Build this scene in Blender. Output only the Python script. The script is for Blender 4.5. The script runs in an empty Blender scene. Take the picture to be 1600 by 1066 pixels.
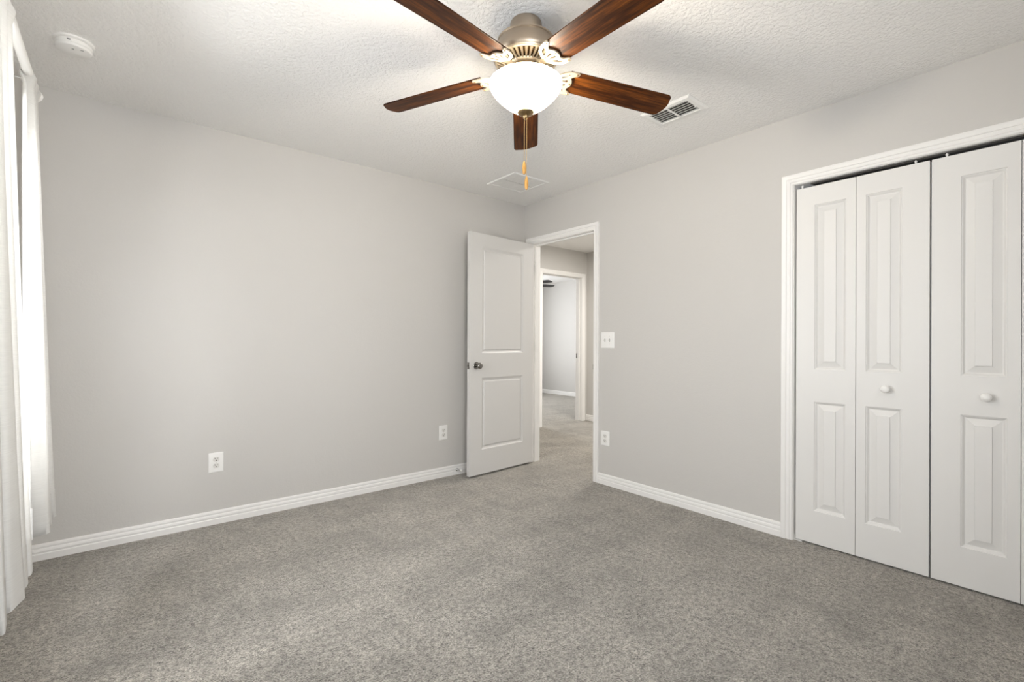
import bpy, bmesh, math, random
from mathutils import Vector, Matrix, Euler
PI = math.pi
random.seed(7)
C = bpy.context.scene.collection
S = bpy.context.scene

# ------------------------------------------------------------------ camera
RX, RY = 1600, 1066
F_PX, YAW, PITCH, ROLL = 741.27, 0.692114, 0.001251, 0.004191
CAM = Vector((-2.9917, -3.4286, 1.1309))
f0 = Vector((math.sin(YAW), math.cos(YAW), 0)); r0 = Vector((math.cos(YAW), -math.sin(YAW), 0)); u0 = Vector((0, 0, 1))
fw = f0*math.cos(PITCH) + u0*math.sin(PITCH); up = u0*math.cos(PITCH) - f0*math.sin(PITCH)
rt = r0*math.cos(ROLL) + up*math.sin(ROLL); up = up*math.cos(ROLL) - r0*math.sin(ROLL)
cam = bpy.data.cameras.new('camera'); cam.sensor_width = 36; cam.sensor_fit = 'HORIZONTAL'
cam.lens = 36*F_PX/RX; cam.shift_y = (534.08-533)/RX; cam.clip_start = 0.02
camo = bpy.data.objects.new('camera', cam); C.objects.link(camo)
camo.matrix_world = Matrix(((rt.x, up.x, -fw.x, CAM.x), (rt.y, up.y, -fw.y, CAM.y), (rt.z, up.z, -fw.z, CAM.z), (0, 0, 0, 1)))
S.camera = camo

# ------------------------------------------------------------------ world, exposure, daylight
S.view_settings.view_transform = 'Standard'; S.view_settings.look = 'None'
S.view_settings.gamma = 1; S.view_settings.use_curve_mapping = False
S.view_settings.exposure = 0.05
S.cycles.max_bounces = 16; S.cycles.diffuse_bounces = 10; S.cycles.sample_clamp_indirect = 6
S.cycles.caustics_reflective = False; S.cycles.caustics_refractive = False
S.cycles.use_denoising = True
W = bpy.data.worlds.new('sky'); S.world = W; W.use_nodes = True
W.node_tree.nodes['Background'].inputs[0].default_value = (0.86, 0.92, 1.0, 1)
W.node_tree.nodes['Background'].inputs[1].default_value = 1.2

def area(name, loc, rot, sx, sy, power, color=(1, 1, 1), spread=PI):
    l = bpy.data.lights.new(name, 'AREA'); l.shape = 'RECTANGLE'; l.size = sx; l.size_y = sy
    l.energy = power; l.color = color; l.spread = spread
    o = bpy.data.objects.new(name, l); C.objects.link(o); o.location = loc; o.rotation_euler = rot
    return o
H = 2.44
XW, YB = -3.375, -3.95          # window wall, back wall
DAY = (0.97, 0.985, 1.0)
# daylight just outside the window openings, some of them added for fill
area('daylight_curtained_window', (XW-0.36, -1.585, 1.42), (0, -PI/2+.36, 0), 1.4, 1.2, 190, DAY)
area('second_window_fill', (XW-0.2, -2.545, 1.355), (0, -PI/2, 0), 1.19, .89, 3, DAY)  # fill light at an added, unseen window
area('back_window_fill', (-2.6, YB-.2, 1.41), (PI/2, 0, 0), 1.0, 1.3, 54, DAY)  # fill light at the window added behind the camera
area('hall_fill_light', (1.35, -.30, 2.40), (0, 0, 0), .3, .3, 55, (1, .955, .89))  # unseen fill added to brighten the hall, no fixture built
area('daylight_far_bedroom', (2.3, 4.95, 1.45), (-PI/2, 0, 0), 1.5, 1.3, 116, DAY)

# ------------------------------------------------------------------ node helpers
def mat(name, base=(.8, .8, .8), rough=.5, metal=0.0, spec=0.5):
    m = bpy.data.materials.new(name); m.use_nodes = True
    b = m.node_tree.nodes['Principled BSDF']
    b.inputs['Base Color'].default_value = (*base, 1); b.inputs['Roughness'].default_value = rough
    b.inputs['Metallic'].default_value = metal; b.inputs['Specular IOR Level'].default_value = spec
    return m, m.node_tree, b
def node(t, kind, **kw):
    n = t.nodes.new(kind)
    for k, v in kw.items():
        if k in n.inputs: n.inputs[k].default_value = v
        else: setattr(n, k, v)
    return n
def coords(t, scale=(1, 1, 1)):
    tc = node(t, 'ShaderNodeTexCoord'); mp = node(t, 'ShaderNodeMapping'); mp.inputs['Scale'].default_value = scale
    t.links.new(tc.outputs['Object'], mp.inputs['Vector']); return mp.outputs['Vector']
def noise(t, vec, scale, detail=2, rough=.5):
    n = node(t, 'ShaderNodeTexNoise', Scale=scale, Detail=detail, Roughness=rough)
    t.links.new(vec, n.inputs['Vector']); return n.outputs['Fac']
def ramp(t, fac, stops):
    r = node(t, 'ShaderNodeValToRGB'); e = r.color_ramp.elements
    e[0].position, e[0].color = stops[0][0], (*stops[0][1], 1); e[1].position, e[1].color = stops[-1][0], (*stops[-1][1], 1)
    for p, c in stops[1:-1]: x = e.new(p); x.color = (*c, 1)
    t.links.new(fac, r.inputs['Fac']); return r.outputs['Color']
def bump(t, b, height, strength, dist, prev=None):
    n = node(t, 'ShaderNodeBump', Strength=strength, Distance=dist)
    t.links.new(height, n.inputs['Height'])
    if prev is not None: t.links.new(prev, n.inputs['Normal'])
    t.links.new(n.outputs['Normal'], b.inputs['Normal']); return n.outputs['Normal']
def math_(t, op, a, bb):
    n = node(t, 'ShaderNodeMath', operation=op)
    for i, x in enumerate((a, bb)):
        if isinstance(x, (int, float)): n.inputs[i].default_value = x
        else: t.links.new(x, n.inputs[i])
    return n.outputs[0]
g = lambda v: (v, v, v)

# ------------------------------------------------------------------ materials
def paint(name, base, rough, sc, st):
    m, t, b = mat(name, base, rough, spec=.35); v = coords(t)
    n = bump(t, b, noise(t, v, sc, 3, .55), st, .004); bump(t, b, noise(t, v, sc*.35, 2), st*.6, .006, n); return m
M_wall = paint('greige_wall_paint', (.575, .562, .542), .55, 95, .16)
M_ceil, t, b = mat('knockdown_ceiling', (.89, .882, .868), .8, spec=.2); v = coords(t)
hh = noise(t, v, 62, 3, .6)
h1 = ramp(t, hh, [(.40, g(0)), (.58, g(1))])
nn = bump(t, b, h1, .55, .004); bump(t, b, noise(t, v, 210, 2), .16, .003, nn)
M_trim, t, b = mat('white_semigloss_trim', (.83, .822, .808), .35); bump(t, b, noise(t, coords(t), 40, 2), .04, .003)
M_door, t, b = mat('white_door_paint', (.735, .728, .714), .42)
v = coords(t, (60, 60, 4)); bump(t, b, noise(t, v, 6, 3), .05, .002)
M_door_shaded, t, b = mat('shade_toned_door_paint', (.64, .632, .62), .42)  # white door paint darkened to carry the shade on this leaf
M_plate, t, b = mat('white_plastic', (.84, .835, .82), .35)
M_plate2, t, b = mat('offwhite_plastic', (.70, .69, .66), .35)
M_dark, t, b = mat('dark_slot', (.03, .028, .025), .7)
M_duct, t, b = mat('duct_shade_dark', (.05, .047, .043), .9)  # dark colour stands in for shade inside the duct
M_grey, t, b = mat('grey_mark', (.25, .25, .25), .5)
M_track, t, b = mat('grey_track_metal', (.30, .29, .27), .45, .6)
M_channel, t, b = mat('shade_toned_track', (.035, .033, .03), .6, .3)  # near-black puts the shade of the header gap into the track colour
M_nickel, t, b = mat('brushed_nickel', (.44, .37, .295), .42, 1.0)
bump(t, b, noise(t, coords(t, (1, 1, 60)), 30, 2), .05, .001)
M_pewter, t, b = mat('dark_satin_nickel', (.27, .26, .245), .22, 1.0)
M_bronze, t, b = mat('antique_brass', (.36, .25, .13), .35, 1.0)
M_chain, t, b = mat('brass_chain', (.62, .45, .22), .35, 1.0)
M_iron, t, b = mat('cream_nickel_iron', (.70, .60, .45), .38, .75)
M_chrome, t, b = mat('chrome', (.75, .75, .75), .12, 1.0)
M_rubber, t, b = mat('black_rubber', (.03, .03, .03), .6)
M_fob, t, b = mat('golden_oak_fob', (.62, .33, .07), .4)
v = coords(t, (60, 60, 8)); t.links.new(ramp(t, noise(t, v, 4, 3), [(.3, (.42, .20, .04)), (.7, (.70, .38, .09))]), b.inputs['Base Color'])
# fan blade walnut: grain runs along local x
M_wood, t, b = mat('walnut_blade', (.2, .08, .03), .42, spec=.12)
v = coords(t, (1.6, 26, 26))
n1 = noise(t, v, 3.2, 6, .62); n2 = noise(t, coords(t, (.9, 9, 9)), 2.2, 3, .5)
mixv = math_(t, 'ADD', math_(t, 'MULTIPLY', n1, .65), math_(t, 'MULTIPLY', n2, .35))
t.links.new(ramp(t, mixv, [(.34, (.005, .0014, .0007)), (.47, (.030, .0082, .0016)), (.58, (.090, .0265, .0034)), (.70, (.20, .066, .008))]), b.inputs['Base Color'])
M_edge, t, b = mat('pale_blade_edge', (.42, .30, .20), .5)
# carpet
M_carpet, t, b = mat('cut_pile_carpet', (.36, .33, .29), .95, spec=.1)
v = coords(t)
tuft = node(t, 'ShaderNodeTexVoronoi', Scale=105.0); tuft.inputs['Randomness'].default_value = 1.0
wv = node(t, 'ShaderNodeTexNoise', Scale=70.0, Detail=2.0); t.links.new(v, wv.inputs['Vector'])
mx = node(t, 'ShaderNodeMix', data_type='VECTOR'); mx.inputs[0].default_value = .014
t.links.new(v, mx.inputs[4]); t.links.new(wv.outputs['Color'], mx.inputs[5]); t.links.new(mx.outputs[1], tuft.inputs['Vector'])
vo = math_(t, 'SUBTRACT', 1.0, tuft.outputs['Distance'])
fine = noise(t, v, 150, 4, .75)
mid = noise(t, v, 48, 3, .6)
nap = noise(t, coords(t, (1.0, 2.6, 1)), 1.7, 4, .62)
nap2 = noise(t, coords(t, (3.2, 1.1, 1)), 3.4, 3, .6)
k = math_(t, 'ADD', math_(t, 'MULTIPLY', fine, .68), math_(t, 'MULTIPLY', mid, .32))
col1 = ramp(t, k, [(.40, (.012, .0105, .009)), (.46, (.135, .124, .107)), (.52, (.262, .243, .212)), (.59, (.45, .421, .373))])  # darkest stops paint the shade between tufts into the pile colour
col2 = ramp(t, math_(t, 'ADD', math_(t, 'MULTIPLY', nap, .6), math_(t, 'MULTIPLY', nap2, .4)), [(.36, g(.62)), (.50, g(.98)), (.64, g(1.28))])
mc = node(t, 'ShaderNodeMix', data_type='RGBA', blend_type='MULTIPLY'); mc.inputs[0].default_value = 1
t.links.new(col1, mc.inputs[6]); t.links.new(col2, mc.inputs[7]); t.links.new(mc.outputs[2], b.inputs['Base Color'])
hgt = math_(t, 'ADD', math_(t, 'MULTIPLY', k, 1.0), math_(t, 'MULTIPLY', vo, .25))
nn = bump(t, b, hgt, .85, .012); bump(t, b, nap2, .3, .03, nn)
b.inputs['Sheen Weight'].default_value = .65; b.inputs['Sheen Roughness'].default_value = .45; b.inputs['Sheen Tint'].default_value = (1, .96, .90, 1)
# sheer curtain: diffuse + translucent
M_curt = bpy.data.materials.new('sheer_white_curtain'); M_curt.use_nodes = True; t = M_curt.node_tree
out = t.nodes['Material Output']; t.nodes.remove(t.nodes['Principled BSDF'])
df = node(t, 'ShaderNodeBsdfDiffuse'); tl = node(t, 'ShaderNodeBsdfTranslucent'); tr = node(t, 'ShaderNodeBsdfTransparent')
df.inputs[0].default_value = (.72, .715, .70, 1); tl.inputs[0].default_value = (.80, .79, .77, 1); tr.inputs[0].default_value = (.95, .95, .94, 1)
m1 = node(t, 'ShaderNodeMixShader'); m1.inputs[0].default_value = .36
t.links.new(df.outputs[0], m1.inputs[1]); t.links.new(tl.outputs[0], m1.inputs[2])
m2 = node(t, 'ShaderNodeMixShader')
slub = noise(t, coords(t, (8, 8, 300)), 2.0, 3, .6)
tf = node(t, 'ShaderNodeMapRange'); tf.inputs[1].default_value = .3; tf.inputs[2].default_value = .7; tf.inputs[3].default_value = .01; tf.inputs[4].default_value = .10
t.links.new(slub, tf.inputs[0]); t.links.new(tf.outputs[0], m2.inputs[0])
t.links.new(m1.outputs[0], m2.inputs[1]); t.links.new(tr.outputs[0], m2.inputs[2]); t.links.new(m2.outputs[0], out.inputs[0])
bb = node(t, 'ShaderNodeBump', Strength=.25, Distance=.002); t.links.new(slub, bb.inputs['Height'])
t.links.new(bb.outputs[0], df.inputs['Normal'])
M_blind, t, b = mat('white_blind_slat', (.80, .79, .76), .4)
b.inputs['Transmission Weight'].default_value = 0
# window glass: mostly clear with a little mirror
M_glass = bpy.data.materials.new('window_glass'); M_glass.use_nodes = True; t = M_glass.node_tree
out = t.nodes['Material Output']; t.nodes.remove(t.nodes['Principled BSDF'])
tr = node(t, 'ShaderNodeBsdfTransparent'); gl = node(t, 'ShaderNodeBsdfGlossy', Roughness=.02); ms = node(t, 'ShaderNodeMixShader'); ms.inputs[0].default_value = .06
t.links.new(tr.outputs[0], ms.inputs[1]); t.links.new(gl.outputs[0], ms.inputs[2]); t.links.new(ms.outputs[0], out.inputs[0])
# lit frosted bowl of the fan lamp (the lamp itself gives the light)
M_bowl, t, b = mat('lit_frosted_bowl', (.95, .92, .85), .3)
b.inputs['Emission Color'].default_value = (1.0, .885, .71, 1); b.inputs['Emission Strength'].default_value = 4.5
out = t.nodes['Material Output']; tr = node(t, 'ShaderNodeBsdfTransparent'); tr.inputs[0].default_value = (1, .97, .92, 1); ms = node(t, 'ShaderNodeMixShader'); ms.inputs[0].default_value = .5
t.links.new(b.outputs[0], ms.inputs[1]); t.links.new(tr.outputs[0], ms.inputs[2]); t.links.new(ms.outputs[0], out.inputs[0])

# ------------------------------------------------------------------ mesh helpers
def link(name, bm, m, parent=None, smooth=False, bevel=0.0, angle=40):
    bmesh.ops.recalc_face_normals(bm, faces=bm.faces[:])
    me = bpy.data.meshes.new(name); bm.to_mesh(me); bm.free()
    for mm in (m if isinstance(m, (list, tuple)) else [m]): me.materials.append(mm)
    o = bpy.data.objects.new(name, me); C.objects.link(o)
    if parent is not None: o.parent = parent
    if bevel > 0:
        bv = o.modifiers.new('soft_edges', 'BEVEL'); bv.width = bevel; bv.segments = 2; bv.limit_method = 'ANGLE'; bv.angle_limit = math.radians(angle)
        if smooth is False: smooth = True
    if smooth:
        for p in me.polygons: p.use_smooth = True
        me.set_sharp_from_angle(angle=math.radians(angle))
    return o
def tag(o, label=None, cat=None, group=None, kind=None):
    if label: o['label'] = label
    if cat: o['category'] = cat
    if group: o['group'] = group
    if kind: o['kind'] = kind
    return o
def empty(name, loc=(0, 0, 0), rz=0, **kw):
    o = bpy.data.objects.new(name, None); C.objects.link(o); o.location = loc; o.rotation_euler = (0, 0, rz); o.empty_display_size = .05
    return tag(o, **kw)
def box(bm, lo, hi, mi=0, mtx=None):
    vs = [bm.verts.new((x, y, z)) for z in (lo[2], hi[2]) for y in (lo[1], hi[1]) for x in (lo[0], hi[0])]
    if mtx is not None:
        for q in vs: q.co = mtx @ q.co
    for f in ((0, 1, 3, 2), (4, 6, 7, 5), (0, 4, 5, 1), (2, 3, 7, 6), (0, 2, 6, 4), (1, 5, 7, 3)):
        fc = bm.faces.new([vs[i] for i in f]); fc.material_index = mi
    return vs
def lathe(bm, prof, seg=48, mtx=None, mi=0, cap=False):
    rings = []
    for r, z in prof:
        if r < 1e-6: ring = [bm.verts.new((0, 0, z))]
        else: ring = [bm.verts.new((r*math.cos(2*PI*i/seg), r*math.sin(2*PI*i/seg), z)) for i in range(seg)]
        if mtx is not None:
            for q in ring: q.co = mtx @ q.co
        rings.append(ring)
    for a, bq in zip(rings, rings[1:]):
        for i in range(seg):
            j = (i+1) % seg
            if len(a) == 1 and len(bq) == 1: continue
            if len(a) == 1: f = bm.faces.new((a[0], bq[i], bq[j]))
            elif len(bq) == 1: f = bm.faces.new((a[i], bq[0], a[j]))
            else: f = bm.faces.new((a[i], bq[i], bq[j], a[j]))
            f.material_index = mi
    return rings
def tube(bm, pts, r, seg=8, mi=0):
    pts = [Vector(p) for p in pts]; rings = []
    rad = r if isinstance(r, (list, tuple)) else [r]*len(pts)
    for i, p in enumerate(pts):
        d = (pts[min(i+1, len(pts)-1)] - pts[max(i-1, 0)]).normalized()
        a = d.orthogonal().normalized() if i == 0 else (prev - d*prev.dot(d)).normalized()
        prev = a; c = d.cross(a)
        rings.append([bm.verts.new(p + rad[i]*(math.cos(2*PI*k/seg)*a + math.sin(2*PI*k/seg)*c)) for k in range(seg)])
    for a, bq in zip(rings, rings[1:]):
        for i in range(seg):
            j = (i+1) % seg; f = bm.faces.new((a[i], bq[i], bq[j], a[j])); f.material_index = mi
    bm.faces.new(rings[0]); bm.faces.new(rings[-1])
def prism(bm, poly, z0, z1, mi=0, mtx=None):
    a = [bm.verts.new((x, y, z0)) for x, y in poly]; c = [bm.verts.new((x, y, z1)) for x, y in poly]
    if mtx is not None:
        for q in a+c: q.co = mtx @ q.co
    n = len(poly); fs = [bm.faces.new(a), bm.faces.new(c)]
    for i in range(n): fs.append(bm.faces.new((a[i], a[(i+1) % n], c[(i+1) % n], c[i])))
    for f in fs: f.material_index = mi
    return fs
def dup(o, parent=None):
    c = o.copy(); C.objects.link(c)
    if parent is not None: c.parent = parent
    for ch in list(o.children): dup(ch, c)
    return c

# ------------------------------------------------------------------ walls with openings
def wall(name, axis, lo, hi, u0, u1, z1, openings, label, m=None):
    """slab between lo and hi on the given axis, running u0..u1, with openings (ua, ub, za, zb)"""
    us = sorted({u0, u1, *[q for op in openings for q in op[:2]]}); zs = sorted({0.0, z1, *[q for op in openings for q in op[2:]]})
    bm = bmesh.new()
    inside = lambda u, z: any(op[0] < u < op[1] and op[2] < z < op[3] for op in openings)
    solid = {(i, j): not inside((us[i]+us[i+1])/2, (zs[j]+zs[j+1])/2) for i in range(len(us)-1) for j in range(len(zs)-1)}
    vv = {}
    def V(d, u, z):
        key = (d, u, z)
        if key not in vv: vv[key] = bm.verts.new((d, u, z) if axis == 'x' else (u, d, z))
        return vv[key]
    for (i, j), s in solid.items():
        if not s: continue
        a, c, p, q = us[i], us[i+1], zs[j], zs[j+1]
        for d in (lo, hi): bm.faces.new((V(d, a, p), V(d, c, p), V(d, c, q), V(d, a, q)))
        for (di, dj), (e, f) in (((-1, 0), ((a, p), (a, q))), ((1, 0), ((c, p), (c, q))), ((0, -1), ((a, p), (c, p))), ((0, 1), ((a, q), (c, q)))):
            if not solid.get((i+di, j+dj), False):
                bm.faces.new((V(lo, *e), V(hi, *e), V(hi, *f), V(lo, *f)))
    return tag(link(name, bm, m or M_wall), label, 'wall', None, 'structure')

T = .115
DY0, DY1, DZ = -.865, -.098, 2.052          # bedroom door opening
CY0, CY1, CZ = -3.562, -2.362, 2.040        # closet opening
W1 = (-2.03, -1.14, .76, 1.95); W2 = (-2.99, -2.10, .76, 1.95)
W3 = (-3.10, -2.10, .76, 2.06)                # window added in the back wall for fill, behind the camera
FX0, FX1 = 1.372, 2.152                     # far bedroom doorway
wall('wall_far', 'y', 0, T, XW-.14, 0, H, [], 'long plain greige wall beside the window, facing the camera')
wall('wall_right', 'x', 0, T, YB, T, H, [(DY0-.015, DY1+.015, 0, DZ+.015), (CY0-.015, CY1+.015, 0, CZ+.015)], 'greige wall holding the closet and the bedroom doorway')
wall('wall_left', 'x', XW-.14, XW, YB, 0, H, [W1, W2], 'greige window wall at the curtains')
wall('wall_back', 'y', YB-T, YB, XW-.14, T, H, [W3], 'greige wall behind the camera')
wall('wall_hall_far', 'y', 1.2, 1.2+T, T, 2.26+T, H, [(FX0-.015, FX1+.015, 0, 2.07)], 'hall wall holding the far bedroom doorway')
wall('wall_hall_right', 'x', 2.26, 2.26+T, -1.7, 1.2, H, [], 'hall wall to the right of the far doorway')
wall('wall_hall_left', 'x', 0, T, T, 1.2+T, H, [], 'hall side wall beyond the bedroom doorway')
wall('wall_hall_back', 'y', -1.7-T, -1.7, T, 2.26+T, H, [], 'hall end wall')
wall('wall_bedroom_right', 'x', 4.37, 4.37+T, 1.2, 4.8, H, [], 'pale end wall of the far bedroom')
wall('wall_bedroom_left', 'x', .9, .9+T, 1.2+T, 4.8, H, [], 'side wall of the far bedroom')
wall('wall_bedroom_back', 'y', 4.7, 4.7+T, .9, 4.37+T, H, [(1.55, 3.05, .8, 2.1)], 'window wall of the far bedroom')
wall('wall_bedroom_front', 'y', 1.2, 1.2+T, 2.26+T, 4.37, H, [], 'front wall of the far bedroom')
wall('wall_closet', 'x', .78, .78+T, YB, -1.7-T, H, [], 'inner back wall of the closet')

def slab(name, x0, y0, x1, y1, z0, z1, m, label, cat):
    bm = bmesh.new(); box(bm, (x0, y0, z0), (x1, y1, z1)); return tag(link(name, bm, m), label, cat, None, 'structure')
slab('floor', XW-.14, YB-T, 4.5, 4.8, -.12, 0, M_carpet, 'grey beige cut pile carpet covering the floor', 'carpet')
slab('ceiling', XW-.14, YB-T, 4.5, 4.8, H, H+.1, M_ceil, 'white textured ceiling', 'ceiling')

# ------------------------------------------------------------------ mouldings
BASE = [(0, 0), (.014, 0), (.014, .032), (.011, .036), (.011, .040), (.0135, .046), (.012, .056), (.0085, .060), (.0085, .064), (.0105, .069), (.009, .078), (.004, .083), (0, .083)]
def baseboard(name, p, q, nrm, label):
    """profile swept from p to q; nrm points into the room"""
    bm = bmesh.new(); ends = []
    for e in (p, q): ends.append([bm.verts.new((e[0]+nrm[0]*d, e[1]+nrm[1]*d, z)) for d, z in BASE])
    n = len(BASE)
    for i in range(n): bm.faces.new((ends[0][i], ends[0][(i+1) % n], ends[1][(i+1) % n], ends[1][i]))
    bm.faces.new(ends[0]); bm.faces.new(ends[1])
    return tag(link(name, bm, M_trim, smooth=True, angle=30), label, 'baseboard', None, 'structure')
CASE = [(.004, .0), (.004, .006), (.008, .0095), (.016, .0095), (.019, .0125), (.030, .0125), (.032, .0100), (.036, .0100), (.039, .0145), (.049, .0160), (.057, .0175), (.062, .0170), (.0645, .013), (.0645, 0)]
def casing(name, axis, plane, sgn, u0, u1, zt, label, w=1.0):
    """door casing around an opening u0..u1 up to zt, standing off plane in direction sgn"""
    bm = bmesh.new(); cols = []
    for ww, d in CASE:
        ww *= w
        pts = [(u0-ww, 0), (u0-ww, zt+ww), (u1+ww, zt+ww), (u1+ww, 0)]
        cols.append([bm.verts.new((plane+sgn*d, u, z) if axis == 'x' else (u, plane+sgn*d, z)) for u, z in pts])
    for a, c in zip(cols, cols[1:]+cols[:1]):
        for i in range(3): bm.faces.new((a[i], a[i+1], c[i+1], c[i]))
    bm.faces.new([c[0] for c in cols]); bm.faces.new([c[3] for c in cols])
    return tag(link(name, bm, M_trim, smooth=True, angle=28), label, 'door trim', None, 'structure')
def jamb(name, axis, d0, d1, u0, u1, zt, label, stop=True, tt=.0145, so=.042, ssgn=1):
    bm = bmesh.new()
    def bx(a, c):
        if axis == 'x': box(bm, (a[0], a[1], a[2]), (c[0], c[1], c[2]))
        else: box(bm, (a[1], a[0], a[2]), (c[1], c[0], c[2]))
    bx((d0, u0-tt, 0), (d1, u0, zt+tt)); bx((d0, u1, 0), (d1, u1+tt, zt+tt)); bx((d0, u0, zt), (d1, u1, zt+tt))
    if stop:
        a = d0+so; c = a+.034
        bx((a, u0, 0), (c, u0+.011, zt)); bx((a, u1-.011, 0), (c, u1, zt)); bx((a, u0+.011, zt-.011), (c, u1-.011, zt))
    return tag(link(name, bm, M_trim, bevel=.0015), label, 'door jamb', None, 'structure')

casing('trim_1', 'x', 0, -1, DY0, DY1, DZ, 'white moulded casing around the bedroom doorway', .92)
jamb('trim_2', 'x', 0, T, DY0, DY1, DZ, 'white jamb lining the bedroom doorway')
casing('trim_3', 'x', T, 1, DY0, DY1, DZ, 'white casing on the hall side of the bedroom doorway', .92)
casing('trim_4', 'x', 0, -1, CY0, CY1, CZ-.002, 'white moulded casing around the closet doors')
jamb('trim_5', 'x', 0, T, CY0, CY1, CZ, 'white jamb lining the closet opening', stop=False)
casing('trim_6', 'y', 1.2, -1, FX0, FX1, 2.06, 'cream white casing around the far hall doorway', .95)
jamb('trim_7', 'y', 1.2, 1.2+T, FX0, FX1, 2.06, 'cream white jamb of the far hall doorway', so=.04)
casing('trim_8', 'y', 1.2+T, 1, FX0, FX1, 2.06, 'casing on the bedroom side of the far doorway', .95)

baseboard('baseboard_far', (XW, 0), (0, 0), (0, -1), 'white moulded baseboard along the long plain wall')
baseboard('baseboard_right', (0, DY0-.0595), (0, CY1+.0645), (-1, 0), 'white moulded baseboard between doorway and closet')
baseboard('baseboard_closet', (0, CY0-.0645), (0, YB), (-1, 0), 'white baseboard beyond the closet doors')
baseboard('baseboard_left', (XW, YB), (XW, 0), (1, 0), 'white baseboard under the windows')
baseboard('baseboard_back', (XW, YB), (0, YB), (0, 1), 'white baseboard behind the camera')
baseboard('baseboard_hall', (2.26, -1.7), (2.26, 1.2), (-1, 0), 'white baseboard on the right hall wall')
baseboard('baseboard_bedroom', (4.37, 1.32), (4.37, 4.7), (-1, 0), 'white baseboard along the far bedroom wall')

# ------------------------------------------------------------------ moulded panel doors
def panel_face(bm, w, h, panels, loops, y, sgn):
    """one moulded face in the local x-z plane at depth y; sgn = outward direction"""
    xs = sorted({0, w, *[q for p in panels for q in (p[0], p[2])]}); zs = sorted({0, h, *[q for p in panels for q in (p[1], p[3])]})
    vv = {}
    def V(x, z, d=0.0):
        key = (round(x, 5), round(z, 5), round(d, 5))
        if key not in vv: vv[key] = bm.verts.new((x, y-sgn*d, z))
        return vv[key]
    for i in range(len(xs)-1):
        for j in range(len(zs)-1):
            cx, cz = (xs[i]+xs[i+1])/2, (zs[j]+zs[j+1])/2
            if any(p[0] < cx < p[2] and p[1] < cz < p[3] for p in panels): continue
            bm.faces.new((V(xs[i], zs[j]), V(xs[i+1], zs[j]), V(xs[i+1], zs[j+1]), V(xs[i], zs[j+1])))
    for p in panels:
        prev = None
        for ins, d in loops:
            c = [V(p[0]+ins, p[1]+ins, d), V(p[2]-ins, p[1]+ins, d), V(p[2]-ins, p[3]-ins, d), V(p[0]+ins, p[3]-ins, d)]
            if prev:
                for a in range(4): bm.faces.new((prev[a], prev[(a+1) % 4], c[(a+1) % 4], c[a]))
            prev = c
        bm.faces.new(prev)
    # outline verts in order for the edge faces
    edge = [V(x, 0) for x in xs] + [V(w, z) for z in zs[1:]] + [V(x, h) for x in reversed(xs[:-1])] + [V(0, z) for z in reversed(zs[1:-1])]
    return edge
def panel_slab(bm, w, h, panels, loops, t):
    a = panel_face(bm, w, h, panels, loops, 0, 1); c = panel_face(bm, w, h, panels, loops, -t, -1)
    for i in range(len(a)): bm.faces.new((a[i], a[(i+1) % len(a)], c[(i+1) % len(a)], c[i]))

# bedroom door, hinged at the corner jamb and swung into the room
d1 = empty('door_1', (-.006, DY1-.002, 0), PI+math.radians(4.6), label='white two-panel door standing open beside the corner doorway', cat='door', kind='structure')
DW, DT = .758, .035
bm = bmesh.new()
LOOP_D = [(0, 0), (.003, .0022), (.017, .0105), (.023, .0115), (.026, .0110), (.033, .0035), (.040, .0030)]
panel_slab(bm, DW, 2.030, [(.132, .205, .628, .812), (.132, 1.020, .628, 1.918)], LOOP_D, DT)
lf = link('leaf', bm, M_door_shaded, d1); lf.location = (.004, DT, .018)
# local frame: x runs from hinge to free edge, y = DT faces the wall, y = 0 ... camera side after the half turn
bm = bmesh.new()
for sgn, yb in ((1, DT), (-1, 0.0)):
    mtx = Matrix.Translation((.692, yb, .935)) @ Matrix.Rotation(-sgn*PI/2, 4, 'X')
    lathe(bm, [(0, 0), (.031, 0), (.032, .003), (.029, .007), (.014, .009), (.0115, .020), (.014, .027), (.023, .033), (.0275, .042), (.0265, .051), (.020, .058), (.010, .0605), (0, .061)], 32, mtx)
tag(link('door_knob', bm, M_pewter, d1, smooth=True), 'dark satin nickel door knob')
bm = bmesh.new(); box(bm, (DW+.0035, DT/2-.0125, .907), (DW+.0062, DT/2+.0125, .963)); box(bm, (DW+.006, DT/2-.006, .927), (DW+.014, DT/2+.006, .943))
tag(link('latch_plate', bm, M_pewter, d1, bevel=.001), 'dark metal latch plate')
for z in (.21, 1.08, 1.83):
    bm = bmesh.new(); mtx = Matrix.Translation((-.001, -.003, z-.044)); lathe(bm, [(0, 0), (.0055, 0), (.0055, .088), (0, .088)], 12, mtx)
    box(bm, (.0005, .001, z-.044), (.0036, DT-.006, z+.044))
    link('hinge', bm, M_pewter, d1, smooth=True)
for z in (.21, 1.08, 1.83):
    bm = bmesh.new(); box(bm, (.0015, DY1-.0022, z-.044), (.0105, DY1+.0005, z+.044)); tag(link('hinge_leaf', bm, M_pewter, bpy.data.objects['trim_2']), 'dark metal hinge leaf')
# strike plates sit on the jambs
bm = bmesh.new(); box(bm, (.006, DY0-.0005, .90), (.034, DY0+.0015, .965)); box(bm, (-.004, DY0-.0005, .912), (.006, DY0+.0015, .953))
tag(link('strike_plate', bm, M_pewter), 'dark strike plate on the jamb of the bedroom doorway', 'strike plate')
bm = bmesh.new(); box(bm, (FX1-.0015, 1.2+.079, .905), (FX1+.0005, 1.2+.108, .972)); 
tag(link('strike_plate', bm, M_pewter), 'dark strike plate on the jamb of the far hall doorway', 'strike plate')

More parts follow.
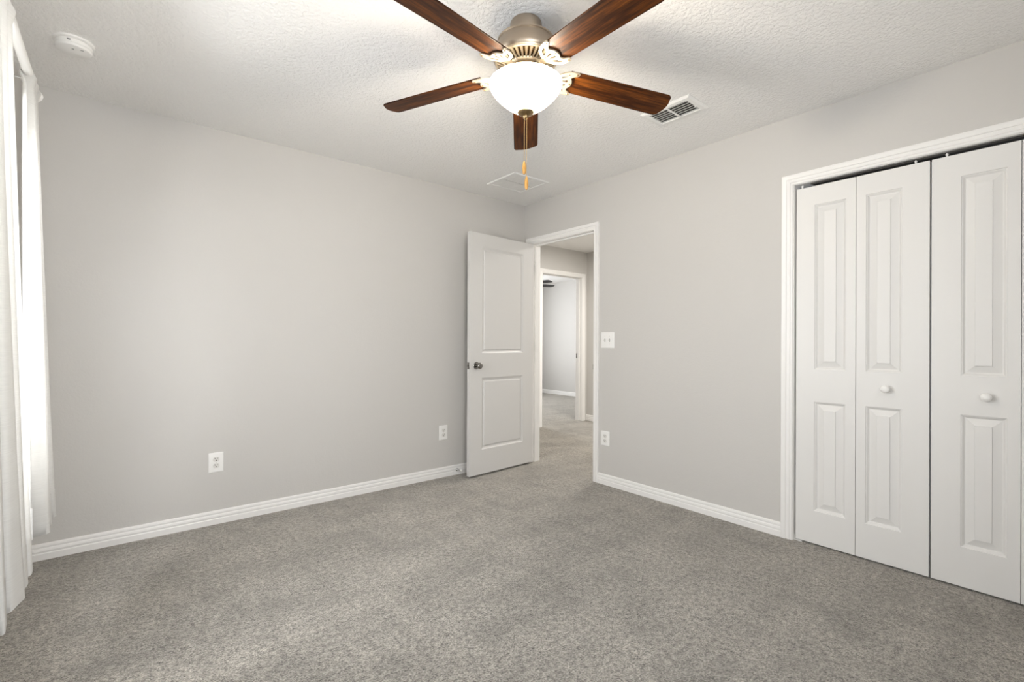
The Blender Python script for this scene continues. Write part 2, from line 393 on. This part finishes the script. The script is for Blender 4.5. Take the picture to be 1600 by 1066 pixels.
# bifold closet doors
PH, PT = 2.006, .033
PWN, PWW = .2855, .2945
LOOP_B = [(0, 0), (.0015, .0035), (.005, .0045), (.0125, .0135), (.0155, .0142), (.0455, .0045), (.0470, .0008), (.056, .0006)]
def bifold(name, y, label):
    e = empty(name, (.013, y, .010), -PI/2, label=label, cat='closet door', kind='structure')   # local x -> world -y, local y -> world +x... mirrored below
    return e
# local frame for bifold: rotate -90 deg: local +x -> world -y ; local +y -> world +x ; the room face must look to world -x, so faces are at y=0 with outward -y
def bifold_leaf2(parent, x, left, right, PW):
    bm = bmesh.new()
    a = panel_face(bm, PW, PH, [(left, .182, PW-right, .795), (left, .975, PW-right, 1.901)], LOOP_B, 0, -1)
    c = panel_face(bm, PW, PH, [(left, .182, PW-right, .795), (left, .975, PW-right, 1.901)], LOOP_B, PT, 1)
    for i in range(len(a)): bm.faces.new((a[i], a[(i+1) % len(a)], c[(i+1) % len(a)], c[i]))
    o = link('leaf', bm, M_door, parent, smooth=False); o.location = (x, 0, 0); return o
def knob2(parent, x, z):
    bm = bmesh.new(); mtx = Matrix.Translation((x, 0, z)) @ Matrix.Rotation(PI/2, 4, 'X')
    lathe(bm, [(0, -.001), (.0135, -.001), (.0125, .006), (.0095, .012), (.0105, .017), (.0165, .022), (.0195, .029), (.0185, .036), (.0125, .0415), (.005, .0435), (0, .0438)], 32, mtx)
    return tag(link('knob', bm, M_plate, parent, smooth=True), 'round white knob')
d2 = bifold('door_2', CY1-.0075, 'white bifold closet door with four moulded panels, nearer the doorway')
lA = bifold_leaf2(d2, 0, .092, .044, PWN); lB = bifold_leaf2(d2, PWN+.0025, .042, .104, PWW)
knob2(lB, .131, .892)
d3 = bifold('door_3', CY1-.0075-PWN-PWW-.0100, 'white bifold closet door at the edge of the picture, farther from the doorway')
lC = bifold_leaf2(d3, 0, .104, .041, PWW); lD = bifold_leaf2(d3, PWW+.0025, .044, .092, PWN)
knob2(lC, .190, .884)
for dd, xs in ((d2, (.024, PWN+PWW-.052)), (d3, (.052, PWN+PWW-.024))):
    for x in xs:
        bm = bmesh.new(); mtx = Matrix.Translation((x, PT/2, PH-.003)); lathe(bm, [(0, 0), (.004, 0), (.004, .014), (.0062, .014), (.0062, .022), (0, .022)], 12, mtx)
        link('pivot_pin', bm, M_plate, dd, smooth=True)
bm = bmesh.new()      # channel track under the closet header; its dark colour imitates shade in the gap
x0, x1 = .024, .100
box(bm, (x0, CY0+.002, CZ-.003), (x1, CY1-.075, CZ-.0005)); box(bm, (x0, CY0+.002, CZ-.009), (x0+.0015, CY1-.075, CZ-.003)); box(bm, (x1-.0015, CY0+.002, CZ-.009), (x1, CY1-.075, CZ-.003))
tag(link('trim_9', bm, M_channel), 'metal track under the closet header, darkened to imitate the shaded gap', 'closet track', None, 'structure')
bm = bmesh.new(); box(bm, (.010, CY1-.040, .0), (.052, CY1-.001, .004)); box(bm, (.010, CY1-.0035, .004), (.052, CY1-.001, .03)); lathe(bm, [(0, .004), (.006, .004), (.006, .009), (0, .009)], 12, Matrix.Translation((.03, CY1-.02, 0)))
tag(link('pivot_bracket', bm, M_plate), 'small white pivot bracket on the carpet at the closet door corner', 'bracket')

# ------------------------------------------------------------------ outlets and switches
def frame_on_wall(side, u, z):
    """local x = along the wall to the viewer's right, local y = up, local z = out of the wall"""
    if side == 'far': return Matrix(((1, 0, 0, u), (0, 0, -1, 0), (0, 1, 0, z), (0, 0, 0, 1)))
    return Matrix(((0, 0, -1, 0), (-1, 0, 0, u), (0, 1, 0, z), (0, 0, 0, 1)))
def rounded(w, h, r, n=5):
    p = []
    for cx, cy, a0 in ((w/2-r, h/2-r, 0), (-w/2+r, h/2-r, PI/2), (-w/2+r, -h/2+r, PI), (w/2-r, -h/2+r, 1.5*PI)):
        for i in range(n+1): a = a0+i*PI/2/n; p.append((cx+r*math.cos(a), cy+r*math.sin(a)))
    return p
def plate_mesh(w, h):
    bm = bmesh.new(); lv = []
    for ins, z in ((0, 0), (0, .0025), (.0035, .0055), (.006, .006)):
        lv.append([bm.verts.new((x, y, z)) for x, y in rounded(w-2*ins, h-2*ins, .004)])
    for a, c in zip(lv, lv[1:]):
        for i in range(len(a)): bm.faces.new((a[i], a[(i+1) % len(a)], c[(i+1) % len(a)], c[i]))
    bm.faces.new(lv[-1]); bm.faces.new(lv[0]); return bm
def outlet(side, u, z, label, w=.080, h=.122):
    e = empty('wall_outlet', label=label, cat='outlet', group='duplex outlets low on the walls'); e.matrix_world = frame_on_wall(side, u, z)
    link('cover_plate', plate_mesh(w, h), M_plate, e, smooth=True)
    for s in (1, -1):
        bm = bmesh.new(); cy = s*.0195
        poly = [(.0172*math.cos(a), max(-.0135, min(.0135, .0172*math.sin(a)))+cy) for a in [2*PI*i/40 for i in range(40)]]
        prism(bm, poly, .0058, .0078)
        r = link('socket_face', bm, M_plate2, e, bevel=.0006)
        bm = bmesh.new()
        box(bm, (-.0078, cy+.0015, .0074), (-.0050, cy+.0095, .0082)); box(bm, (.0050, cy+.0025, .0074), (.0076, cy+.0090, .0082))
        prism(bm, [(.0033*math.cos(2*PI*i/14), cy-.0062+.0033*math.sin(2*PI*i/14)) for i in range(14)], .0074, .0082)
        tag(link('slots', bm, M_dark, r), 'dark socket slots')
    bm = bmesh.new(); lathe(bm, [(0, .0055), (.0036, .0055), (.0034, .0068), (0, .0072)], 14); link('screw', bm, M_plate2, e, smooth=True)
    return e
outlet('far', -2.525, .380, 'white duplex outlet on the long wall, nearer the window curtains')
outlet('far', -.894, .372, 'white duplex outlet on the long wall, just left of the open door')
outlet('right', -.992, .367, 'white duplex outlet right of the doorway, under the switch plate', .082, .117)
sw = empty('light_switch', label='white two-gang switch plate right of the doorway', cat='light switch'); sw.matrix_world = frame_on_wall('right', -1.011, 1.151)
link('switch_plate', plate_mesh(.130, .126), M_plate, sw, smooth=True)
for s in (-1, 1):
    bm = bmesh.new(); box(bm, (s*.023-.0052, -.0120, .0056), (s*.023+.0052, .0120, .0064)); link('toggle_slot', bm, M_grey, sw)
    bm = bmesh.new(); tilt = .5 if s < 0 else -.5
    box(bm, (-.0040, -.0048, 0), (.0040, .0048, .0125), 0, Matrix.Translation((s*.023, s*-.002, .006)) @ Matrix.Rotation(tilt, 4, 'X'))
    link('toggle', bm, M_plate2, sw, bevel=.001)
    for q in (-.030, .030):
        bm = bmesh.new(); lathe(bm, [(0, .0055), (.0034, .0055), (.0030, .0066), (0, .0070)], 12, Matrix.Translation((s*.023, q, 0))); link('screw', bm, M_plate2, sw, smooth=True)

# ------------------------------------------------------------------ door stop on the baseboard
ds = empty('door_stop', (-.765, -.0135, .043), label='small chrome door stop on the baseboard beside the open door', cat='door stop')
mY = Matrix.Rotation(PI/2, 4, 'X')
bm = bmesh.new(); lathe(bm, [(0, 0), (.013, 0), (.012, .004), (.007, .006), (.0045, .010), (.0045, .062), (0, .062)], 20, mY); link('stop_rod', bm, M_chrome, ds, smooth=True)
bm = bmesh.new(); lathe(bm, [(0, .058), (.0085, .058), (.009, .064), (.008, .074), (.004, .077), (0, .077)], 20, mY); link('bumper', bm, M_plate2, ds, smooth=True)

# ------------------------------------------------------------------ smoke detector
sd = empty('smoke_detector', (-3.148, -.598, H), label='round white smoke detector on the ceiling near the window', cat='smoke detector')
bm = bmesh.new(); lathe(bm, [(0, 0), (.070, 0), (.070, -.007), (.068, -.009), (.058, -.010), (.058, -.014), (0, -.014)], 64); link('mounting_base', bm, M_plate, sd, smooth=True)
bm = bmesh.new(); lathe(bm, [(0, -.012), (.0615, -.012), (.0625, -.016), (.0625, -.026), (.061, -.028), (.0595, -.0285), (.0595, -.0305), (.0610, -.032), (.058, -.039), (.050, -.0425), (0, -.0435)], 64); link('housing', bm, M_plate, sd, smooth=True)
bm = bmesh.new()
dv = (CAM - Vector((-3.148, -.598, H))); va = math.atan2(dv.y, dv.x)
for da, w in ((-.28, .012),):
    a = va+da; m4 = Matrix.Rotation(a, 4, 'Z') @ Matrix.Translation((.0625, 0, -.020)); box(bm, (-.0006, -w/2, -.003), (.0004, w/2, .003), 0, m4)
tag(link('side_marks', bm, M_grey, sd), 'small grey marks on the rim')
bm = bmesh.new()
for px, py, w, h in ((.022, -.004, .008, .003), (.030, -.003, .008, .003), (.036, .026, .011, .0045)):
    m4 = Matrix.Rotation(va, 4, 'Z') @ Matrix.Translation((px, py, -.0436)); box(bm, (-h/2, -w/2, -.0004), (h/2, w/2, .0012), 0, m4)
tag(link('sensor_slots', bm, M_grey, sd), 'dark sensor slots')

# ------------------------------------------------------------------ supply vent
vt = empty('ceiling_vent', (-.583, -1.948, H), label='white louvred air vent on the ceiling beside the fan blade', cat='vent')
def ring_frame(bm, w, h, prof):
    """rectangular frame (w along x, h along y); prof = (inset, z)"""
    lv = []
    for ins, z in prof: lv.append([bm.verts.new((sx*(w/2-ins), sy*(h/2-ins), z)) for sx, sy in ((-1, -1), (1, -1), (1, 1), (-1, 1))])
    for a, c in zip(lv, lv[1:]):
        for i in range(4): bm.faces.new((a[i], a[(i+1) % 4], c[(i+1) % 4], c[i]))
VW, VH = .215, .305
bm = bmesh.new(); ring_frame(bm, VW, VH, [(0, 0), (0, -.002), (.012, -.009), (.034, -.011), (.036, -.009), (.036, 0)]); link('frame', bm, M_plate, vt)
bm = bmesh.new(); box(bm, (-VW/2+.036, -VH/2+.036, -.0012), (VW/2-.036, VH/2-.036, -.0002)); tag(link('duct_shade_plate', bm, M_duct, vt), 'dark plate imitating the shaded duct behind the louvres')  # dark plate at ceiling level in place of a shaded duct
bm = bmesh.new(); box(bm, (-VW/2+.034, -.006, -.0118), (VW/2-.034, .006, -.0090)); link('divider', bm, M_plate, vt)
for s in (-1, 1):
    bm = bmesh.new(); n = 6; iw = VW-.072
    for i in range(n):
        x = -iw/2 + (i+.5)*iw/n; m4 = Matrix.Translation((x, s*(VH/4-.014), -.0058)) @ Matrix.Rotation(math.radians(-40), 4, 'Y')
        box(bm, (-.0070, -(VH/2-.042)/2, -.0006), (.0070, (VH/2-.042)/2, .0006), 0, m4)
    link('louvres', bm, M_plate, vt)
bm = bmesh.new(); box(bm, (.010, -VH/2+.030, -.016), (.030, -VH/2+.036, -.010)); link('damper_lever', bm, M_plate, vt, bevel=.001)

# ------------------------------------------------------------------ square ceiling grille near the corner
gr = empty('ceiling_grille', (-.473, -.460, H), label='square white two-panel ceiling grille in front of the room corner', cat='grille')
GW, GH = .370, .355
bm = bmesh.new(); ring_frame(bm, GW, GH, [(0, 0), (0, -.005), (.004, -.009), (.026, -.009), (.029, -.006), (.029, 0)]); link('frame', bm, M_plate, gr)
for s in (-1, 1):
    bm = bmesh.new(); y0 = s*(GH/4-.013); hh2 = (GH/2-.0335)/2; n = 9; ww = GW-.062
    for i in range(n):
        x = -ww/2+(i+.5)*ww/n; m4 = Matrix.Translation((x, y0, -.0050)) @ Matrix.Rotation(math.radians(-3), 4, 'Y'); box(bm, (-ww/n/2-.0004, -hh2, -.0006), (ww/n/2+.0004, hh2, .0006), 0, m4)
    link('louvre_panel', bm, M_plate, gr)
bm = bmesh.new(); box(bm, (-GW/2+.029, -.0025, -.0042), (GW/2-.029, .0025, -.0002)); tag(link('seam', bm, M_track, gr), 'grey seam between the two louvre panels')

# ------------------------------------------------------------------ ceiling fan
FC = Vector((-1.712, -1.966, H))
fan = empty('ceiling_fan', FC, label='five-blade walnut ceiling fan with a lit white glass bowl', cat='ceiling fan')
bm = bmesh.new(); lathe(bm, [(0, 0), (.061, 0), (.064, -.005), (.065, -.012), (.064, -.040), (.062, -.060), (.061, -.074), (0, -.074)], 64); link('canopy', bm, M_nickel, fan, smooth=True)
bm = bmesh.new()
lathe(bm, [(0, -.070), (.066, -.070), (.100, -.074), (.112, -.076), (.1165, -.079), (.1165, -.083), (.113, -.086), (.117, -.096), (.126, -.114), (.132, -.130), (.1345, -.142), (.133, -.152), (.128, -.158), (0, -.158)], 72)
link('motor_housing', bm, M_nickel, fan, smooth=True)
bm = bmesh.new()
lathe(bm, [(.128, -.156), (.126, -.163), (.120, -.167), (.117, -.167)], 72); lathe(bm, [(.076, -.180), (.072, -.187), (.064, -.190), (.058, -.186), (.058, -.176)], 72)
for i in range(36):
    a = 2*PI*i/36; m4 = Matrix.Rotation(a, 4, 'Z'); vs = []
    for r, hw, z in ((.119, .0056, -.1665), (.074, .0030, -.1835)):
        for dz in (0, .006):
            for s in (-1, 1): vs.append(bm.verts.new(m4 @ Vector((r, s*hw, z+dz))))
    for f in ((0, 1, 5, 4), (2, 6, 7, 3), (0, 4, 6, 2), (1, 3, 7, 5), (0, 2, 3, 1), (4, 5, 7, 6)): bm.faces.new([vs[q] for q in f])
link('vent_ring', bm, M_iron, fan, smooth=True, angle=50)
bm = bmesh.new(); lathe(bm, [(0, -.150), (.115, -.156), (.070, -.1725), (0, -.1725)], 48); tag(link('motor_core', bm, M_bronze, fan, smooth=True), 'dark brass motor core behind the slots')
bm = bmesh.new(); lathe(bm, [(0, -.172), (.062, -.172), (.064, -.192), (.056, -.200), (.056, -.222), (.106, -.228), (.114, -.231), (.1145, -.2345), (.108, -.2365), (0, -.2365)], 64); link('light_fitter', bm, M_bronze, fan, smooth=True)  # wide pan on the fitter added to block lamp light toward the ceiling
bm = bmesh.new()
lathe(bm, [(.100, -.234), (.118, -.2355), (.132, -.239), (.142, -.2435), (.1480, -.249), (.1495, -.2545), (.1475, -.264), (.140, -.278), (.125, -.297), (.104, -.318), (.081, -.337), (.060, -.351), (.040, -.360), (.018, -.364), (0, -.364)], 72)
bulb = bpy.data.lights.new('fan_bulb', 'POINT'); bulb.energy = 44; bulb.color = (1.0, .92, .80); bulb.shadow_soft_size = .045
bo = bpy.data.objects.new('fan_bulb', bulb); C.objects.link(bo); bo.location = FC + Vector((0, 0, -.315))
bl = tag(link('light_bowl', bm, M_bowl, fan, smooth=True, angle=60), 'glowing frosted white glass bowl')
bm = bmesh.new(); lathe(bm, [(0, -.362), (.032, -.364), (.034, -.368), (.030, -.374), (.020, -.379), (.012, -.383), (.010, -.390), (.006, -.396), (0, -.398)], 40); tag(link('finial', bm, M_bronze, fan, smooth=True), 'antique brass finial')
BR0, BR1, BWD = .180, .664, .130
def blade_outline():
    p = []; hw0, hw1 = .058, BWD/2
    # root: scalloped end hidden by the iron, then long sides and a rounded tip
    for s in (-1, 1):
        pass
    tip = []
    r = .022
    for a in [(-PI/2)+i*(PI/2)/6 for i in range(7)]: tip.append((BR1-r+r*math.cos(a)-.010, -hw1+r+r*math.sin(a)))
    tip.append((BR1-.002, -.02)); tip.append((BR1, .0)); tip.append((BR1-.002, .02))
    for a in [i*(PI/2)/6 for i in range(7)]: tip.append((BR1-r+r*math.cos(a)-.010, hw1-r+r*math.sin(a)))
    return [(BR0, hw0), (BR0-.004, .0), (BR0, -hw0)] + tip
def iron_mesh():
    """ornate blade holder: outline with openwork holes, extruded"""
    cu = bpy.data.curves.new('iron_outline', 'CURVE'); cu.dimensions = '2D'; cu.fill_mode = 'BOTH'; cu.extrude = .0024; cu.bevel_depth = .0010; cu.bevel_resolution = 1
    def sp(pts):
        q = cu.splines.new('POLY'); q.points.add(len(pts)-1); q.use_cyclic_u = True
        for i, (x, y) in enumerate(pts): q.points[i].co = (x, y, 0, 1)
    half = [(.112, .016), (.128, .012), (.140, .013), (.148, .020), (.156, .034), (.168, .048), (.184, .058), (.204, .0635), (.226, .064), (.232, .060), (.231, .053), (.224, .047),
            (.214, .0425), (.207, .0365), (.204, .0290), (.208, .0225), (.213, .0165), (.216, .0085), (.2165, 0)]
    sp(half + [(x, -y) for x, y in reversed(half[:-1])])
    for s in (1, -1):
        hole = [(.160, .020), (.166, .031), (.176, .042), (.190, .049), (.200, .050), (.200, .044), (.193, .037), (.190, .029), (.181, .022), (.170, .017)]
        sp([(x, s*y) for x, y in hole])
        hole = [(.150, .004), (.158, .011), (.172, .011), (.186, .017), (.195, .018), (.200, .011), (.199, .004), (.180, .0032)]
        sp([(x, s*y) for x, y in hole])
    o = bpy.data.objects.new('tmp', cu); C.objects.link(o)
    dg = bpy.context.evaluated_depsgraph_get(); me = bpy.data.meshes.new_from_object(o.evaluated_get(dg)); bpy.data.objects.remove(o)
    bm = bmesh.new(); bm.from_mesh(me)
    for q in bm.verts: q.co.z += -.0050; q.co.x -= .016
    # curved stem rising to the motor flywheel
    st = [(.060, .0125, .022), (.072, .0130, .016), (.084, .0140, .006), (.095, .0155, -.002), (.106, .0135, -.005)]
    rr = []
    for x, hw, z in st: rr.append([bm.verts.new((x, y, z+dz)) for y, dz in ((-hw, 0), (hw, 0), (hw*.8, -.006), (-hw*.8, -.006))])
    for a, c in zip(rr, rr[1:]):
        for i in range(4): bm.faces.new((a[i], a[(i+1) % 4], c[(i+1) % 4], c[i]))
    bm.faces.new(rr[0]); bm.faces.new(rr[-1])
    return bm
bm = bmesh.new(); prism(bm, blade_outline(), 0, .0055)
blade = link('blade', bm, M_wood, fan, bevel=.0012); 
iron = link('blade_iron', iron_mesh(), M_iron, fan, smooth=True, angle=35)
for x, y in ((.206, .056), (.206, -.056), (.1925, 0)):
    bm = bmesh.new(); lathe(bm, [(0, -.0115), (.0030, -.0112), (.0044, -.0095), (.0044, -.007), (0, -.007)], 12, Matrix.Translation((x, y, 0)))
    link('screw', bm, M_bronze, iron, smooth=True)
A0 = math.atan2(FC.y-CAM.y, FC.x-CAM.x)
BZ = -.199
pitch = Matrix.Rotation(math.radians(4.4), 4, 'Y') @ Matrix.Rotation(math.radians(-11), 4, 'X')
for i in range(5):
    m4 = Matrix.Translation((0, 0, BZ)) @ Matrix.Rotation(A0-math.radians(.2)+i*2*PI/5, 4, 'Z') @ pitch
    if i == 0: bb_, ir_ = blade, iron
    else:
        bb_ = dup(blade, fan); ir_ = dup(iron, fan)
    bb_.matrix_local = m4; ir_.matrix_local = m4
fcam = (Vector((CAM.x, CAM.y, 0)) - Vector((FC.x, FC.y, 0))).normalized(); fr = Vector((fcam.y, -fcam.x, 0))*-1
def chain(off, z1, name='pull_chain'):
    bm = bmesh.new(); z = -.384
    top = fcam*.006 + fr*off[0]; n = 0
    while z > z1:
        lathe(bm, [(0, .0016), (.0011, .0011), (.0016, 0), (.0011, -.0011), (0, -.0016)], 6, Matrix.Translation((top.x, top.y, z))); z -= .0036; n += 1
    tube(bm, [(top.x, top.y, -.382), (top.x, top.y, z1)], .0006, 5)
    o = link(name, bm, M_chain, fan, smooth=True, angle=80)
    bm = bmesh.new(); lathe(bm, [(0, .004), (.0030, .002), (.0048, -.004), (.0075, -.018), (.0078, -.032), (.0066, -.044), (.0040, -.051), (0, -.053)], 20, Matrix.Translation((top.x, top.y, z1)))
    tag(link('fob', bm, M_fob, o, smooth=True), 'golden wooden fob')
chain((-.0050, 0), -.571); chain((.0045, 0), -.634)

# ------------------------------------------------------------------ fan in the far bedroom
fan2 = empty('ceiling_fan', (2.74, 3.16, H), label='dark-bladed ceiling fan seen through the far hall doorway', cat='ceiling fan')
bm = bmesh.new(); lathe(bm, [(0, 0), (.065, 0), (.065, -.03), (.045, -.05), (.045, -.07), (.11, -.08), (.13, -.12), (.12, -.17), (.06, -.19), (0, -.19)], 32); link('motor_housing', bm, M_nickel, fan2, smooth=True)
M_darkblade, t, b = mat('dark_fan_blade', (.020, .018, .016), .5)
bm = bmesh.new(); prism(bm, [(.13, .05), (.13, -.05), (.60, -.066), (.645, -.055), (.66, 0), (.645, .055), (.60, .066)], 0, .006); b2 = link('blade', bm, M_darkblade, fan2)
for i in range(5):
    o = b2 if i == 0 else dup(b2, fan2)
    o.matrix_local = Matrix.Translation((0, 0, -.24)) @ Matrix.Rotation(math.radians(60)+i*2*PI/5, 4, 'Z') @ Matrix.Rotation(math.radians(-12), 4, 'X')
bm = bmesh.new(); lathe(bm, [(0, -.185), (.06, -.185), (.11, -.20), (.11, -.24), (.06, -.29), (0, -.30)], 32); link('light_bowl', bm, M_plate, fan2, smooth=True)

# ------------------------------------------------------------------ windows, blind, curtains
def window(name, w, label):
    y0, y1, z0, z1 = w; e = empty(name, (XW-.09, (y0+y1)/2, z0), label=label, cat='window', kind='structure')
    a = (y1-y0)/2; h = z1-z0; bm = bmesh.new()
    def bar(lo, hi): box(bm, lo, hi)
    bar((-.03, -a, 0), (.02, -a+.045, h)); bar((-.03, a-.045, 0), (.02, a, h)); bar((-.03, -a, 0), (.02, a, .045)); bar((-.03, -a, h-.045), (.02, a, h))
    bar((-.02, -a+.045, h/2-.02), (.025, a-.045, h/2+.02))
    f = link('window_frame', bm, M_trim, e, bevel=.002)
    bm = bmesh.new(); box(bm, (-.006, -a+.04, .04), (-.002, a-.04, h-.04)); link('pane', bm, M_glass, f)
    bm = bmesh.new(); box(bm, (.02, -a-.0, -.0), (.115, a, .016)); link('window_sill', bm, M_trim, e, bevel=.003)
    return e
window('window_1', W1, 'daylit window behind the white sheer curtains')
window('added_window_2', W2, 'unseen uncovered window next to the curtained one, added for fill light')  # out of view, added to let more light in
w3 = window('added_window_3', (-.5, .5, W3[2], W3[3]), 'unseen window in the wall behind the camera, added for fill light'); w3.location = ((W3[0]+W3[1])/2, YB-.075, W3[2]); w3.rotation_euler = (0, 0, PI/2)  # out of view, added to light the long wall

def blind(y0, y1, lowered, label):
    a = (y1-y0)/2; e = empty('window_blind', (XW, (y0+y1)/2, 1.945), label=label, cat='blind', group='white horizontal window blinds')
    bm = bmesh.new(); box(bm, (.002, -a, -.050), (.060, a, .0)); link('headrail', bm, M_blind, e, bevel=.003)
    bm = bmesh.new(); z = -.070
    while z > (-1.15 if lowered else -.165):
        m4 = Matrix.Translation((.032, 0, z)) @ Matrix.Rotation(math.radians(-66 if lowered else -4), 4, 'Y'); box(bm, (-.0245, -a+.008, -.0012), (.0245, a-.008, .0012), 0, m4); z -= .041 if lowered else .0062
    link('slats', bm, M_blind, e)
    bm = bmesh.new(); box(bm, (.010, -a+.008, z-.012), (.054, a-.008, z+.004)); link('bottom_rail', bm, M_blind, e, bevel=.003)
    for y in (-a+.08, a-.08):
        bm = bmesh.new()
        for x in (.058, .006): tube(bm, [(x, y, -.045), (x, y, z-.006)], .0012, 5)
        link('ladder_cord', bm, M_plate, e)
blind(-1.585, -1.115, False, 'raised white blind stacked under its headrail at the window end nearest the corner')
blind(-2.055, -1.595, True, 'lowered white blind with closed slats behind the near sheer curtain')

RXR, RZ = -3.222, 2.0
rd = empty('curtain_rod', (RXR, -1.72, RZ), label='white curtain rod above the window', cat='curtain rod')
bm = bmesh.new(); tube(bm, [(0, -1.36, 0), (0, .655, 0)], .0125, 20); link('pole', bm, M_plate, rd, smooth=True)
for s, y in ((1, .655), (-1, -1.36)):
    bm = bmesh.new(); lathe(bm, [(0, 0), (.015, 0), (.018, .006), (.019, .014), (.017, .024), (.010, .031), (0, .033)], 24, Matrix.Translation((0, y, 0)) @ Matrix.Rotation(-s*PI/2, 4, 'X')); link('finial', bm, M_plate, rd, smooth=True)
for y in (.49, -.36, -1.2):
    bm = bmesh.new(); box(bm, (XW-RXR, y-.009, -.045), (XW-RXR+.004, y+.009, .035)); tube(bm, [(XW-RXR+.002, y, -.018), (-.012, y, -.018), (0, y, -.0135), (.013, y, -.003)], .004, 8)
    link('bracket', bm, M_track, rd, smooth=True)

def curtain(y0, y1, folds, seed, label, flare, top=RZ+.024, bot=.50, amp=.020, edge=0.0):
    """pocket-top sheer panel gathered on the rod between y0 (far) and y1 (near)"""
    rnd = random.Random(seed); nu, nv = folds*16, 46
    ph = [rnd.uniform(-.5, .5) for _ in range(folds+2)]; am = [rnd.uniform(.7, 1.3) for _ in range(folds+2)]
    bm = bmesh.new(); grid = []
    for j in range(nv+1):
        v = j/nv; row = []
        for i in range(nu+1):
            u = i/nu; f = u*folds; k = min(int(f), folds-1); fr_ = f-k
            A = amp*(am[k]*(1-fr_)+am[k+1]*fr_); A *= (.55+.75*v)
            wob = ph[k]*(1-fr_)+ph[k+1]*fr_
            x = A*math.sin(2*PI*f+wob*v*1.5) + .006*math.sin(2*PI*f*2+1.3*seed)*v
            y = y0+(y1-y0)*u + .010*math.sin(4*PI*f+wob)*v
            y += (u-.5)*.10*v*-1*(1 if y1 < y0 else -1)
            x += flare[0]*v**1.3*(1-u)**2 + flare[1]*v**1.2
            # pocket swells round the rod
            s = (1-v)*nv
            if v < .035: x = x*.35 + (.0165 if math.sin(2*PI*f) > 0 else -.0165)*math.sin(PI*min(1, max(0, (.035-v)/.035*.9+.1)))*.9
            z = top+(bot-top)*v + (.004*math.sin(2*PI*f+1)) * v
            row.append(bm.verts.new((RXR+x, y, z)))
        grid.append(row)
    for j in range(nv):
        for i in range(nu): bm.faces.new((grid[j][i], grid[j][i+1], grid[j+1][i+1], grid[j+1][i]))
    o = link('curtain', bm, M_curt, smooth=True, angle=120)
    sol = o.modifiers.new('cloth', 'SOLIDIFY'); sol.thickness = .0008
    # hem band
    bm = bmesh.new(); g2 = []
    jh = int(nv*.953)
    for j in range(jh, nv+1):
        g2.append([bm.verts.new(o.data.vertices[j*(nu+1)+i].co + Vector((.0016, 0, -.0004))) for i in range(nu+1)])
    for a, c in zip(g2, g2[1:]):
        for i in range(nu): bm.faces.new((a[i], a[i+1], c[i+1], c[i]))
    link('hem', bm, M_curt, o, smooth=True, angle=120)
    return tag(o, label, 'curtain', 'white sheer curtains')
curtain(-1.085, -1.27, 3, 3, 'far white sheer curtain hanging near the corner, glowing with daylight', (.012, .024))
curtain(-1.62, -2.06, 5, 11, 'near white sheer curtain at the left edge of the picture', (.004, .026))
